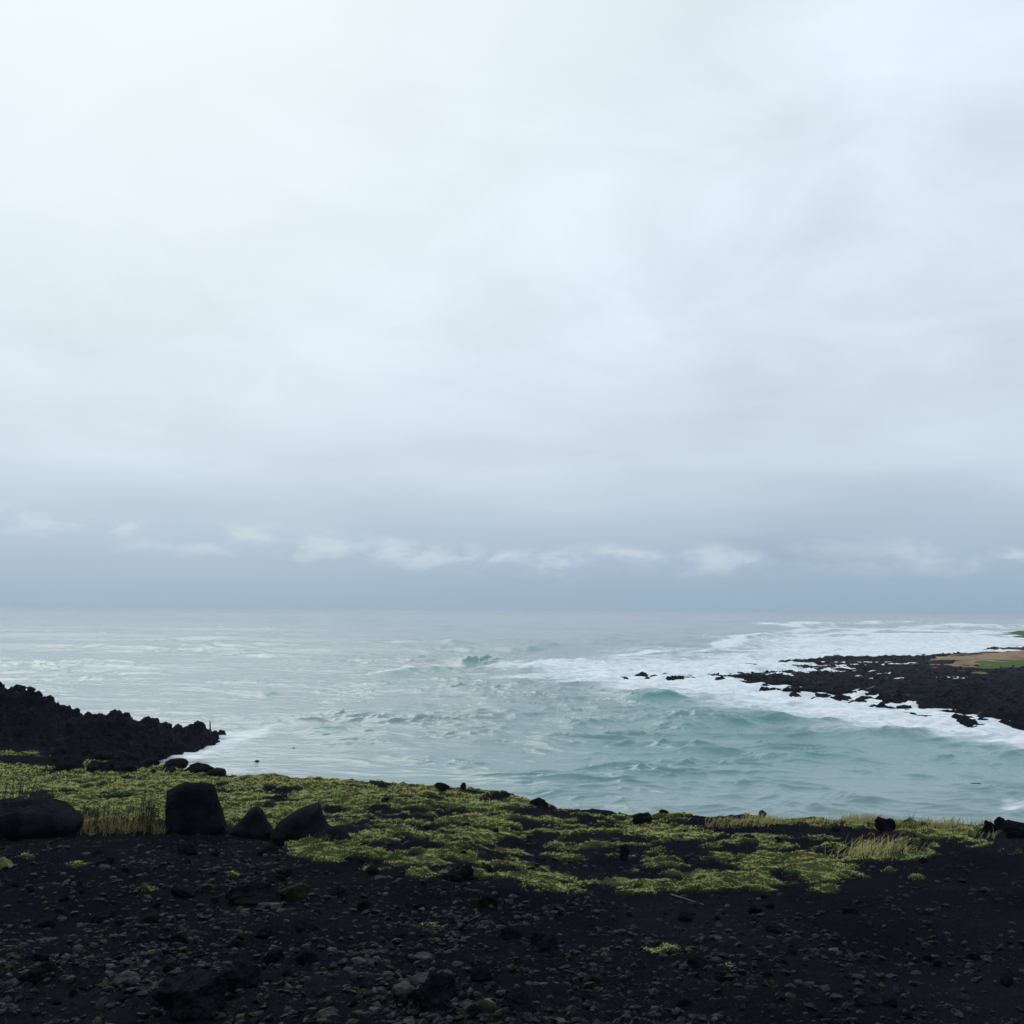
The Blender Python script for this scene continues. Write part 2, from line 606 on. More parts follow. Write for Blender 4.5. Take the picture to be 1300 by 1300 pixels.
def ground_at(px, py):
    """where a sight line first meets the near land"""
    d = ray(px, py)
    d = d / np.hypot(d[0], d[1])
    t = np.linspace(3.5, 60, 6000)
    P = CAM + d * t[:, None]
    h = land(P[:, 0], P[:, 1], False)
    k = np.argmax(P[:, 2] < h)
    k = k if P[k, 2] < h[k] else 0
    x, y = P[k, 0], P[k, 1]
    if k == 0:                                               # just over the brow: stand it on the brow
        Rr, _ = brow(np.array([math.atan2(d[0], d[1])]))
        x, y = d[0] * Rr[0] * .985, d[1] * Rr[0] * .985
    z, _ = land(np.array([x]), np.array([y]))
    return np.array([x, y, z[0]])


# ------------------------------------------------------------------ sea
CRESTS = [  # x1,y1,x2,y2 (image), height m, front width m, foam, teal
    (450, 860, 575, 853, .75, 2.2, .75, .6), (572, 850, 628, 849, 1.35, 2.4, .55, 1.0), (553, 824, 604, 820, 1.5, 4.0, .5, .8),
    (780, 895, 868, 893, .75, 1.8, .10, 1.0), (830, 938, 1010, 917, .85, 2.6, .12, 1.0), (980, 970, 1090, 962, .5, 1.7, .0, .9),
    (1090, 948, 1165, 941, .5, 1.6, .1, .9), (380, 934, 436, 931, .25, 1.3, .05, .9), (310, 885, 338, 883, .6, 1.5, .2, .8),
    (900, 827, 980, 818, 2.0, 5.0, 1.1, .4), (985, 801, 1035, 794, 2.6, 14, 1.0, .6), (1000, 809, 1150, 805, 2.2, 11, .9, .5),
    (1040, 817, 1320, 812, 1.6, 8, .9, .4), (1090, 796, 1160, 792, 3.6, 18, 1.1, .4), (1160, 799, 1320, 797, 2.2, 16, 1.0, .3),
    (1000, 823, 1120, 820, 1.4, 6, .9, .5), (760, 838, 900, 832, .9, 4, .9, .4), (640, 856, 760, 850, .6, 3, .9, .6),
    (640, 830, 720, 827, .8, 4, .15, .5), (740, 812, 800, 809, 1.0, 7, .2, .3), (840, 792, 930, 790, 1.6, 20, .25, .3),
    (860, 962, 930, 958, .35, 1.5, .0, .8), (620, 905, 700, 902, .4, 1.6, .1, .7), (480, 905, 560, 902, .35, 1.5, .1, .5),
    (700, 925, 790, 921, .35, 1.5, .05, .7), (1180, 972, 1290, 965, .3, 1.4, .0, .6), (420, 952, 520, 949, .25, 1.3, .12, .4),
    (200, 880, 270, 878, .4, 1.8, .15, .3), (90, 830, 190, 828, .7, 4, .2, .2), (260, 812, 360, 810, .9, 6, .3, .2), (520, 800, 640, 798, 1.1, 9, .25, .2)]
FOAM_MAIN = [(628, 853), (720, 844), (830, 834), (930, 826), (985, 814), (1000, 797), (1100, 794), (1330, 792), (1330, 956), (1200, 950), (1120, 943),
             (1040, 930), (960, 911), (880, 896), (800, 888), (700, 873)]
FOAM_LEFT = [(196, 968), (240, 945), (285, 932), (350, 924), (345, 938), (300, 952), (250, 972)]
STREAKS = [(0, 847, 175, 842, .36), (40, 870, 170, 867, .42), (330, 840, 545, 837, .5), (170, 856, 330, 851, .4), (440, 842, 640, 846, .55), (0, 862, 90, 858, .35),
           (400, 965, 560, 955, .18), (560, 945, 700, 950, .2), (640, 842, 760, 838, .5), (360, 925, 440, 938, .15), (120, 798, 420, 797, .3), (0, 780, 500, 779, .45)]


def build_sea():
    az = np.radians(graded(-31, 31, 1150, 80, 50))
    ang = np.concatenate([np.linspace(8 / 11, 8 / 37, 60)[:-1], np.linspace(8 / 37, 8 / 10500, 860)])
    r = 8 / ang
    A, RR = np.meshgrid(az, r)
    x, y = (RR * np.sin(A)).ravel(), (RR * np.cos(A)).ravel()
    rr = RR.ravel()
    px, py = proj(x, y, SEA)
    sp = np.gradient(r)[:, None] * np.ones((1, len(az)))
    sp = np.abs(sp).ravel()
    lod = lambda lam: sstep(lam / sp, .7, 2.2)
    h = np.zeros_like(x)
    wx, wy = x + 2.0 * fbm(x, y, 14, 2, 81), y + 2.0 * fbm(x, y, 14, 2, 85)
    far = sstep(rr, 45, 260)
    gust = .25 + 1.35 * sstep(fbm(x * .5, y, 22, 4, 88), -.25, .6)
    calm = sstep(py, 955, 1010) * sstep(px, 1330, 1150) * .55
    for lam, amp, sx, sdn in ((34, .42, .45, 91), (16, .26, .5, 92), (7, .19, .5, 93), (3.4, .17, .55, 94), (1.7, .12, .6, 95), (.9, .065, .6, 96)):
        nz = 1 - 2 * np.abs(pn2(wx * sx / lam, wy / lam, sdn))
        nz2 = pn2(wx * sx / lam * .8 + 31, wy / lam * .8 - 12, sdn + 20)
        a = amp * (0.55 + .9 * far if lam > 10 else gust * (1 - .45 * calm) * (1 + .4 * far))
        h += a * (.75 * np.sign(nz) * np.abs(nz) ** 1.5 + .4 * nz2) * lod(lam)
    # short steep wind chop in patches: narrow crests with sharp fronts
    open_ = .40 + .60 * sstep(px, 280, 620)
    for lam, amp, sdn in ((6.5, .22, 161), (3.6, .25, 163), (2.0, .23, 165), (1.15, .17, 167)):
        n_ = pn2(wx * .42 / lam + .12 * wy / lam, wy / lam, sdn)
        crest = np.clip(1 - np.abs(n_) * 3.2, 0, 1) ** 1.6
        patch = sstep(fbm(x * .6, y, lam * 3.2, 3, sdn + 30), -.05, .75)
        h += open_ * amp * crest * patch * (1 - .55 * calm) * lod(lam * .6) * (1 + .5 * far)
    # long swell coming in
    h += (.25 + .5 * far) * np.sin((y * .985 + x * .17 + 9 * fbm(x, y, 120, 2, 97)) * 2 * np.pi / 62) * lod(62) * sstep(rr, 70, 220)
    crest_sharp = h.copy()
    foam = np.zeros_like(x)
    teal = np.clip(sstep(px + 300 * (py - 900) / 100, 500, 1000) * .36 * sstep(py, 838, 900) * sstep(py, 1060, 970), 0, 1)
    for x1, y1, x2, y2, H, wd, fo, te in CRESTS:
        a, b = at_z(x1, y1, SEA)[:2], at_z(x2, y2, SEA)[:2]
        L = np.linalg.norm(b - a)
        e = (b - a) / L
        nrm = np.array([-e[1], e[0]])
        if nrm[1] < 0:
            nrm = -nrm
        dx, dy = x - a[0], y - a[1]
        t = (dx * e[0] + dy * e[1]) / L
        sel = (t > -.25) & (t < 1.25) & (np.abs(dx * nrm[0] + dy * nrm[1]) < wd * 14)
        xs, ys, ts = x[sel], y[sel], t[sel]
        s = dx[sel] * nrm[0] + dy[sel] * nrm[1]
        s = s + wd * .9 * fbm(xs, ys, wd * 5 + 2, 3, int(x1) % 50) + wd * .8 * ((ts - .5) * 2) ** 2
        win = sstep(ts, -.12, .3) * sstep(ts, 1.12, .7) * (.75 + .35 * fbm(xs, ys, L * .25 + 2, 2, 7))
        win = np.clip(win, 0, 2)
        prof = np.where(s < 0, np.exp(-(s / wd) ** 2), np.exp(-(s / (wd * 3.2)) ** 2))
        h[sel] += H * win * prof
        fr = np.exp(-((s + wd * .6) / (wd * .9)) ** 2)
        teal[sel] = np.maximum(teal[sel], te * win * fr)  # light through the thin crest, painted as teal on the wave front
        top = np.exp(-((s - wd * .25) / (wd * .55)) ** 2) + .5 * sstep(s, 0, wd * .5) * np.exp(-np.clip(s, 0, None) / (wd * 3))
        foam[sel] = np.maximum(foam[sel], fo * win * top)
    nz = fbm(x, y, 9, 3, 101)
    q = poly_sd(px + 16 * nz, (py + 3.5 * fbm(x, y, 16, 3, 105)) * 3, [(a, b * 3) for a, b in FOAM_MAIN])
    main = sstep(q + 22 * fbm(x * .6, y, 7, 3, 107) - 14, -80, 66)
    # between the far breakers, some green water
    gap = sstep(fbm(px * .010, py * .30 + px * .004, 1.0, 3, 111), -.05, .5) * sstep(py, 826, 812)
    foam = np.maximum(foam, main * (.97 - .3 * sstep(fbm(x * .5, y, 14, 3, 115), .1, .7)) * (1 - .62 * gap))
    q = poly_sd(px + 8 * nz, py * 2, [(a, b * 2) for a, b in FOAM_LEFT])
    foam = np.maximum(foam, .88 * sstep(q, -18, 14) * (.85 + .5 * fbm(x, y, 4, 3, 117)))
    foam = np.maximum(foam, np.exp(-((px - 1288) / 34) ** 2 - ((py - 1035) / 9) ** 2) * (.5 + .5 * fbm(x, y, 1.6, 3, 118)))
    for x1, y1, x2, y2, k in STREAKS:
        t = (px - x1) / (x2 - x1)
        yy = y1 + (y2 - y1) * t + 1.2 * fbm(x, y, 20, 2, 121)
        foam = np.maximum(foam, k * np.exp(-((py - yy) / 1.1) ** 2) * sstep(t, -.1, .2) * sstep(t, 1.1, .8) * (.6 + .6 * nz))
    # white flecks on the steepest chop
    hs = crest_sharp + .12 * fbm(x, y, 1.2, 2, 131) * lod(1.2)
    thr = np.where(rr < 150, .92, 1.3)
    foam = np.maximum(foam, .55 * sstep(hs + .22 * fbm(x * .6, y, 3, 3, 133), thr, thr + .35) * (1 - .8 * calm))
    h += main * (.24 * ridged(x * .6, y, 5, 4, 141) * lod(5) + .12 * fbm(x, y, 1.6, 2, 145) * lod(1.6))
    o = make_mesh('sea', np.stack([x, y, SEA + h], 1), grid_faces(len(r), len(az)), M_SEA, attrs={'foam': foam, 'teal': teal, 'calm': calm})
    tag(o, 'choppy grey teal sea with white surf running to the horizon', 'sea', kind='structure')


build_sea()
# bed below the water so that the coast stands on something
sb = np.array([(-10600, -200, SEA - 4), (10600, -200, SEA - 4), (10600, 10600, SEA - 4), (-10600, 10600, SEA - 4)], float)
tag(make_mesh('seabed', sb, np.array([[0, 1, 2, 3]]), M_LAVA), 'dark sea bed under the water', 'sea bed', kind='structure')

# ------------------------------------------------------------------ rocks: shapes
def ico(sub):
    bm = bmesh.new()
    bmesh.ops.create_icosphere(bm, subdivisions=sub, radius=1)
    v = np.array([p.co for p in bm.verts])
    f = np.array([[q.index for q in t.verts] for t in bm.faces])
    bm.free()
    return v, f


ICO = {k: ico(k) for k in (1, 2, 3, 4, 5, 6)}


def rock_vf(sub, seed, facets=11, rough=.10, flat=1.0, size=1.0):
    """angular stone of radius about 1: a sphere cut by random planes, then roughened"""
    g = np.random.default_rng(seed)
    v, f = ICO[sub]
    n = g.normal(size=(facets, 3))
    n /= np.linalg.norm(n, axis=1)[:, None]
    dpl = g.uniform(.58, .92, facets)
    c = v @ n.T
    rad = np.min(np.where(c > .05, dpl / np.maximum(c, .05), 9), axis=1)
    rad = np.minimum(rad, 1.08)
    p = v * rad[:, None]
    off = g.uniform(0, 50, 3)
    k = rough * (.9 * pn3(p * 1.9 + off, seed) + .5 * pn3(p * 4.3 + off, seed + 1) + (.3 * pn3(p * 9 + off, seed + 2) if sub > 3 else 0)
                 + (.22 * (1 - 2 * np.abs(pn3(p * 15 + off, seed + 3))) if sub > 4 else 0))
    p = p + v * k[:, None]
    p[:, 2] *= flat
    return p * size, f


def silhouette_rock(name, pts, mat, seed, base=None, depth=.8, rough=.045, sub=5, P=None, parts=None):
    """a boulder whose outline seen from the viewpoint follows pts (image), standing on the ground at its base"""
    pts = np.array(pts, float)
    bx = pts[:, 0].mean() if base is None else base[0]
    by = pts[:, 1].max() - 4 if base is None else base[1]
    P = ground_at(bx, by) if P is None else P
    dist = np.linalg.norm(P - CAM)
    s = float((P - CAM) @ F) / FPX
    q = np.stack([(pts[:, 0] - bx) * s, (by - pts[:, 1]) * s], 1)
    c = (q.min(0) + q.max(0)) / 2
    c[1] = max(c[1] * .8, .02)
    g = np.random.default_rng(seed)
    v, f = ICO[sub]
    th = np.arctan2(v[:, 2], v[:, 0])
    # radius of the outline by angle
    qa = q - c
    tt = np.linspace(0, 1, 24, endpoint=False)
    fine = np.concatenate([a + (b - a) * tt[:, None] for a, b in zip(qa, np.roll(qa, -1, 0))])
    fa, fr = np.arctan2(fine[:, 1], fine[:, 0]), np.hypot(fine[:, 0], fine[:, 1])
    o = np.argsort(fa)
    Rp = np.interp(th, fa[o], fr[o], period=2 * np.pi)
    D = depth * (q[:, 0].max() - q[:, 0].min()) / 2
    pw = 2.7
    u = np.hypot(v[:, 0], v[:, 2])
    rad = ((u / Rp) ** pw + (np.abs(v[:, 1]) / D) ** pw) ** (-1 / pw)
    # knock some flat faces off the near and far sides
    n = g.normal(size=(9, 3)) * np.array([1, 1.6, .8])
    n /= np.linalg.norm(n, axis=1)[:, None]
    cc = v @ n.T
    lim = np.min(np.where(cc > .25, (g.uniform(.72, .98, 9) * D * 1.15) / np.maximum(cc, .25), 99), axis=1)
    rad = np.where(np.abs(v[:, 1]) > .35, np.minimum(rad, lim * (1 + .8 * (1 - np.abs(v[:, 1])))), rad)
    p = v * rad[:, None]
    size = Rp.mean()
    off = g.uniform(0, 50, 3)
    k = rough * size * (pn3(p / size * 1.6 + off, seed) + .7 * pn3(p / size * 4 + off, seed + 1) + .5 * (1 - 2 * np.abs(pn3(p / size * 9 + off, seed + 2))) + .35 * pn3(p / size * 21 + off, seed + 3))
    p = p + v * k[:, None]
    p[:, 0] += c[0]
    p[:, 2] += c[1]
    p[:, 2] = np.where(p[:, 2] < 0, p[:, 2] - .06 * 1, p[:, 2])
    o = make_mesh(name, p, f, mat, smooth=sub < 6)
    o.location = P + np.array([0, D * .25, 0])
    o.rotation_euler.z = -math.atan2(P[0], P[1])
    return o


# ------------------------------------------------------------------ left headland (a'a lava)
def rubble(n, place, smin, smax, seed, sub=2, tint=None, variants=10, flat=.8, facets=9, rough=.16, power=2.5):
    """many stones in one mesh; place(k, rng) -> (k,3)"""
    g = np.random.default_rng(seed)
    P = place(n, g)
    n = len(P)
    tv = [rock_vf(sub, seed + 11 * k, facets, rough, flat) for k in range(variants)]
    f0 = tv[0][1]
    nv = len(tv[0][0])
    V = np.stack([t[0] for t in tv])
    idx = g.integers(0, variants, n)
    s = smin + (smax - smin) * g.random(n) ** power
    a = g.uniform(0, 2 * np.pi, n)
    b = g.normal(0, .35, n)
    sc = g.uniform(.7, 1.25, (n, 3)) * s[:, None]
    v = V[idx] * sc[:, None, :]
    cb, sb_ = np.cos(b)[:, None], np.sin(b)[:, None]
    v = np.stack([v[..., 0], v[..., 1] * cb - v[..., 2] * sb_, v[..., 1] * sb_ + v[..., 2] * cb], -1)
    ca, sa = np.cos(a)[:, None], np.sin(a)[:, None]
    v = np.stack([v[..., 0] * ca - v[..., 1] * sa, v[..., 0] * sa + v[..., 1] * ca, v[..., 2]], -1)
    v = v + P[:, None, :]
    v[..., 2] += (sc[:, 2] * .25)[:, None]
    f = (f0[None] + (np.arange(n) * nv)[:, None, None]).reshape(-1, 3)
    col = None
    if tint is not None:
        c = tint(P, s, g)
        col = np.repeat(c, nv, axis=0)
    return v.reshape(-1, 3), f, col


HEAD_TOP = np.array([(-500, 825, 55), (-250, 850, 55), (-100, 873, 55), (0, 891, 55), (30, 899, 55), (62, 905, 56), (78, 915, 56), (95, 923, 57), (120, 926, 57), (135, 930, 57.5), (160, 929, 58),
                     (185, 933, 59), (200, 934, 60), (220, 938, 60.5), (240, 934, 61), (252, 928, 61.5), (262, 934, 62), (278, 945, 62.5), (290, 958, 63)], float)


def headland_h(x, y):
    r, az = np.hypot(x, y), np.arctan2(x, y)
    tp = at_r(HEAD_TOP[:, 0], HEAD_TOP[:, 1], HEAD_TOP[:, 2])
    ta = np.arctan2(tp[:, 0], tp[:, 1])
    zt, rt = np.interp(az, ta, tp[:, 2]), np.interp(az, ta, HEAD_TOP[:, 2])
    # near side: down to the water line on the right, to the slope on the left
    px, _ = proj(x, y, SEA)
    near = np.interp(px, [-600, 0, 150, 200, 240, 285], [22, 22, 22, 8, 5, 2.5])
    s = r - rt
    f = np.where(s < 0, 1 - sstep(-s, 0, near) * .98, 1 - sstep(s, 0, 9))
    zb = SEA - 1.4
    z = zb + (zt - zb) * np.clip(f, 0, 1)
    end = sstep(az, ta[-1] + .008, ta[-1] - .012)
    z = zb + (z - zb) * end
    amp = np.clip((z - zb) / 3, 0, 1)
    z = z + amp * (.40 * ridged(x, y, 4.2, 4, 201, .62) - .25 + .34 * ridged(x * 1.3, y, 1.3, 4, 207, .6))
    return z


def build_headland():
    az = np.radians(np.linspace(-58, -13.5, 760))
    r = np.linspace(27, 78, 380)
    A, RR = np.meshgrid(az, r)
    x, y = (RR * np.sin(A)).ravel(), (RR * np.cos(A)).ravel()
    z = headland_h(x, y)
    v, f = np.stack([x, y, z], 1), grid_faces(len(r), len(az))
    f = np.concatenate([f[:, [0, 1, 2]], f[:, [0, 2, 3]]])

    def place(n, g):
        a = np.radians(g.uniform(-52, -15, n))
        q = g.uniform(36, 70, n)
        X, Y = q * np.sin(a), q * np.cos(a)
        Z = headland_h(X, Y)
        keep = Z > SEA - .15
        return np.stack([X, Y, Z], 1)[keep]
    v2, f2, _ = rubble(16000, place, .05, .32, 300, 2, rough=.5, power=3.6)
    o = make_mesh('lava_headland', np.concatenate([v, v2]), np.concatenate([f, f2 + len(v)]), M_LAVA, smooth=False)
    tag(o, 'jagged black lava headland running down into the sea on the left', 'headland', kind='structure')


build_headland()

# ------------------------------------------------------------------ right lava shelf
SHELF = [(790, 868), (830, 862), (868, 862), (905, 857), (950, 850), (1000, 840), (1050, 834), (1120, 832), (1180, 829), (1240, 825), (1300, 821), (1700, 812), (1700, 930), (1300, 927),
         (1240, 926), (1190, 918), (1140, 907), (1080, 892), (1010, 883), (950, 877), (885, 873), (830, 872)]
SAND = [(1175, 857), (1200, 846), (1250, 838), (1340, 832), (1600, 828), (1600, 868), (1300, 864), (1230, 862)]
GREEN = [(1225, 862), (1250, 856), (1300, 853), (1600, 850), (1600, 864), (1300, 862), (1245, 863)]


def shelf_h(x, y):
    px, py = proj(x, y, SEA)
    pw = px + 14 * fbm(x, y, 9, 3, 221)
    yw = (py + 1.6 * fbm(x, y, 7, 3, 225)) * 3
    q = poly_sd(pw, yw, [(a, b * 3) for a, b in SHELF])
    m_ = sstep(q, -26, 34)
    inland = sstep(poly_sd(pw, yw, [(a, b * 3) for a, b in SAND]), -40, 25)
    lay = fbm(x * .30, y, 8, 4, 231)
    lay2 = ridged(x * .22, y * .9, 7, 3, 238)
    c = .42 * sstep(px, 1230, 900) + .30 + .28 * sstep(q, 75, 5)
    vv = 1.1 * m_ + .95 * lay + .55 * lay2 * m_ - c + .35 * sstep(q, 30, 110)
    z = SEA - .8 + 1.35 * sstep(vv, .12, .75) + sstep(vv, .3, .7) * (.26 * ridged(x * .6, y, 2.4, 4, 235, .6) - .1 + .35 * sstep(px, 1020, 1250) * sstep(q, 0, 60))
    z = z * (1 - inland) + inland * np.maximum(z, SEA + 1.7 + .25 * fbm(x, y, 8, 3, 241))
    sand = sstep(poly_sd(pw, yw, [(a, b * 3) for a, b in SAND]) + 20 * fbm(x * .6, y, 6, 4, 245), -4, 10)
    gr = sstep(poly_sd(pw, yw, [(a, b * 3) for a, b in GREEN]) + 14 * fbm(x * .6, y, 5, 4, 251), -4, 5)
    return z, sand, gr


def build_shelf():
    az = np.radians(np.linspace(7, 42, 800))
    r = 1 / np.linspace(1 / 58, 1 / 300, 420)
    A, RR = np.meshgrid(az, r)
    x, y = (RR * np.sin(A)).ravel(), (RR * np.cos(A)).ravel()
    z, sa, gr = shelf_h(x, y)
    v, f = np.stack([x, y, z], 1), grid_faces(len(r), len(az))
    f = np.concatenate([f[:, [0, 1, 2]], f[:, [0, 2, 3]]])

    def place(n, g):
        a = np.radians(g.uniform(8, 36, n))
        q = 1 / g.uniform(1 / 200, 1 / 62, n)
        X, Y = q * np.sin(a), q * np.cos(a)
        Z, S, G = shelf_h(X, Y)
        return np.stack([X, Y, Z], 1)[(Z > SEA + .05) & (S < .3)]
    v2, f2, _ = rubble(6000, place, .05, .24, 340, 2, rough=.4, power=2.6)
    o = make_mesh('lava_shelf', np.concatenate([v, v2]), np.concatenate([f, f2 + len(v)]), M_SHELF, smooth=False,
                  attrs={'sand': np.concatenate([sa, np.zeros(len(v2))]), 'green': np.concatenate([gr, np.zeros(len(v2))])})
    tag(o, 'low black lava shelf with a sandy grassy back reaching into the surf on the right', 'lava shelf', kind='structure')
    # far shore beyond the shelf
    az = np.radians(np.linspace(22.5, 48, 220))
    r = np.linspace(330, 560, 90)
    A, RR = np.meshgrid(az, r)
    x, y = (RR * np.sin(A)).ravel(), (RR * np.cos(A)).ravel()
    e = sstep(A.ravel(), math.radians(23), math.radians(28)) * sstep(RR.ravel(), 330, 400) * sstep(RR.ravel(), 560, 500)
    z = SEA - 1 + e * (2.0 + .7 * fbm(x, y, 30, 3, 261) + .5 * ridged(x, y, 9, 3, 265))
    mt, w = mat_new('far_scrub')
    n = w.noise(pos(w), .15, 5)
    out_shader(w, principled(w, w.mix(w.smooth(n, .4, .6), (.03, .06, .04, 1), (.06, .09, .05, 1)), .9, .1).outputs[0])
    tag(make_mesh('far_shore', np.stack([x, y, z], 1), grid_faces(len(r), len(az)), mt), 'low green far shore behind the surf at the right edge', 'shore', kind='structure')


build_shelf()

# ------------------------------------------------------------------ gravel, turf and grass
def build_gravel():
    def place(n, g):
        a = np.radians(g.uniform(-33, 33, n))
        r = 1 / g.uniform(1 / 15.5, 1 / 4.6, n)
        X, Y = r * np.sin(a), r * np.cos(a)
        Z, T = land(X, Y)
        left = sstep(X, 3.2, -1.8)
        cl = sstep(fbm(X, Y, .9, 3, 401), -.45, .5)
        keep = (g.random(n) < (.42 + .58 * left) * (.25 + .75 * cl)) & (T < .4)
        return np.stack([X, Y, Z - .002], 1)[keep]

    def tint(P, s, g):
        n = len(P)
        b = g.lognormal(math.log(.0068), .6, n)
        c = np.stack([b * g.uniform(.74, 1.0, n), b, b * g.uniform(1.2, 1.8, n)], 1)
        k = g.random(n)
        pale = k < .045
        pb = g.lognormal(math.log(.024), .6, n)
        c[pale] = (np.stack([pb * .92, pb, pb * .96], 1))[pale]
        olive = (k > .05) & (k < .08)
        c[olive] = np.array([.030, .036, .014])
        red = (k > .08) & (k < .13)
        c[red] = np.array([.016, .010, .008])
        return c
    v, f, c = rubble(140000, place, .0045, .038, 420, 1, tint, 14, flat=.5, facets=7, rough=.4, power=9.0)
    o = make_mesh('gravel', v, f, M_GRAVEL, smooth=False, colors={'tint': c})
    tag(o, 'dark lava gravel strewn over the bare cinder', 'gravel', kind='stuff')


build_gravel()


def blades(P, hgt, wid, lean, segs, colr, g, droop=.5, wind=(.35, .0)):
    """curved blades of grass; P (n,3)"""
    n = len(P)
    a = g.uniform(0, 2 * np.pi, n)
    dirx = np.cos(a) * lean + wind[0] * hgt
    diry = np.sin(a) * lean + wind[1] * hgt
    fa = g.uniform(0, np.pi, n)
    wxx, wyy = np.cos(fa) * wid / 2, np.sin(fa) * wid / 2
    V, C = [], []
    for k in range(segs + 1):
        t = k / segs
        bend = t ** 1.7
        cx, cy = P[:, 0] + dirx * bend, P[:, 1] + diry * bend
        cz = P[:, 2] - .008 + hgt * (t - droop * .35 * t ** 3)
        wk = 1 - t ** 1.5 if k < segs else 0.04
        V += [np.stack([cx - wxx * wk, cy - wyy * wk, cz], 1), np.stack([cx + wxx * wk, cy + wyy * wk, cz], 1)]
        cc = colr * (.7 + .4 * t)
        C += [cc, cc]
    V = np.stack(V, 1)
    C = np.stack(C, 1)
    m_ = 2 * (segs + 1)
    fq = np.array([[2 * k, 2 * k + 1, 2 * k + 3, 2 * k + 2] for k in range(segs)])
    f = (fq[None] + (np.arange(n) * m_)[:, None, None]).reshape(-1, 4)
    return V.reshape(-1, 3), f, C.reshape(-1, 3)


OLIVE, GREENC, STRAW, DARKG = (np.array(c) for c in ((.64, .63, .20), (.33, .54, .15), (.76, .68, .32), (.07, .11, .045)))


def turf_color(x, y, z, g):
    px, py = proj(x, y, z)
    gk = sstep(fbm(x, y, 1.4, 3, 451), -.15, .55) * .6
    for cx, cy, rx, ry in GREENS + SPROUT:
        gk = np.maximum(gk, np.exp(-(((px - cx) / rx) ** 2 + ((py - cy) / ry) ** 2)))
    gk = np.clip(gk + .25 * g.normal(size=len(x)), 0, 1)[:, None]
    c = OLIVE * (1 - gk) + GREENC * gk
    s = (g.random(len(x)) < .14)[:, None]
    c = np.where(s, STRAW, c)
    dk = (g.random(len(x)) < .08)[:, None]
    c = np.where(dk, DARKG, c)
    return c * g.uniform(.7, 1.2, (len(x), 1))


def build_turf():
    g = np.random.default_rng(500)
    n = 1700000
    a = np.radians(g.uniform(-32, 31.5, n))
    r = 1 / g.uniform(1 / 33, 1 / 6.0, n)
    x, y = r * np.sin(a), r * np.cos(a)
    z, t = land(x, y)
    lump = sstep(fbm(x * .6, y, .12, 2, 471), -.55, .25)
    k = g.random(n) < t * (.20 + .80 * lump)
    x, y, z, r = x[k], y[k], z[k], r[k]
    sc = np.clip(r / 11, .8, 2.2)
    h = g.uniform(.008, .026, len(x)) * sc * (.5 + .7 * lump[k])
    c = turf_color(x, y, z, g)
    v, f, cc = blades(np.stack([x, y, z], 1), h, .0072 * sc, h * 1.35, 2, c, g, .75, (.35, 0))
    tag(make_mesh('turf', v, f, M_TURF, colors={'tint': cc}), 'low olive green turf in patches over the black cinder', 'grass', kind='stuff')


build_turf()


def build_tall_grass():
    g = np.random.default_rng(520)
    X = []
    # along the brow on the right
    n = 3800
    px = g.uniform(895, 1262, n)
    azr = np.arctan2(ray(px, np.full(n, 1045.0))[:, 0], ray(px, np.full(n, 1045.0))[:, 1])
    Rr, _ = brow(azr)
    r = Rr - np.abs(g.normal(0, .35, n)) + .1
    x, y = r * np.sin(azr), r * np.cos(azr)
    d = sstep(fbm(x, y, .7, 3, 481), -.5, .4)
    k = g.random(n) < d * (.35 + .65 * sstep(px, 900, 960))
    x, y, d = x[k], y[k], d[k]
    z, _ = land(x, y)
    h = g.uniform(.06, .17, len(x)) * (.6 + .6 * d)
    c = np.where((g.random(len(x)) < .75)[:, None], np.array([.46, .39, .165]), np.array([.22, .27, .085])) * g.uniform(.7, 1.2, (len(x), 1))
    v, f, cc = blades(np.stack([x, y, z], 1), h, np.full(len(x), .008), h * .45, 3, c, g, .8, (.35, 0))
    tag(make_mesh('brow_grass', v, f, M_DRY, colors={'tint': cc}), 'straw coloured grass fringe along the brow of the bluff at the right', 'grass', kind='stuff')


build_tall_grass()


def tussock(label, px, py, n, hpx, rx, ry, colr, seed, wind=.3, stems=0, group=None, dens=1.0):
    g = np.random.default_rng(seed)
    P0 = ground_at(px, py)
    s = np.linalg.norm(P0 - CAM) / FPX
    x = P0[0] + g.normal(0, .45, n) * rx * s
    y = P0[1] + g.normal(0, .45, n) * ry
    z, _ = land(x, y)
    h = hpx * s * (.25 + .85 * g.random(n) ** 1.6) * (.45 + .75 * sstep(fbm(x, y, .16, 2, seed), -.5, .6))
    c = np.asarray(colr) * g.uniform(.6, 1.25, (n, 1))
    c = np.where((g.random(n) < .22)[:, None], np.array([.06, .075, .03]), c)
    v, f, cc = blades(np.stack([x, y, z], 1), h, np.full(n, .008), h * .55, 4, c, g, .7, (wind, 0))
    o = bpy.data.objects.new('grass_tussock', None)
    o.location = P0
    o.empty_display_size = .05
    COL.objects.link(o)
    tag(o, label, 'grass clump', group)
    make_mesh('leaf_tuft', v - P0, f, M_DRY, colors={'tint': cc}, parent=o)
    if stems:
        k = stems
        x = P0[0] + g.normal(0, .35, k) * rx * s
        y = P0[1] + g.normal(0, .3, k) * ry
        z, _ = land(x, y)
        h = hpx * s * g.uniform(1.1, 1.65, k)
        v, f, cc = blades(np.stack([x, y, z], 1), h, np.full(k, .012), h * .16, 4, np.tile([.03, .028, .02], (k, 1)), g, .3, (.08, 0))
        make_mesh('stem_bunch', v - P0, f, M_DRY, colors={'tint': cc}, parent=o)
    return o


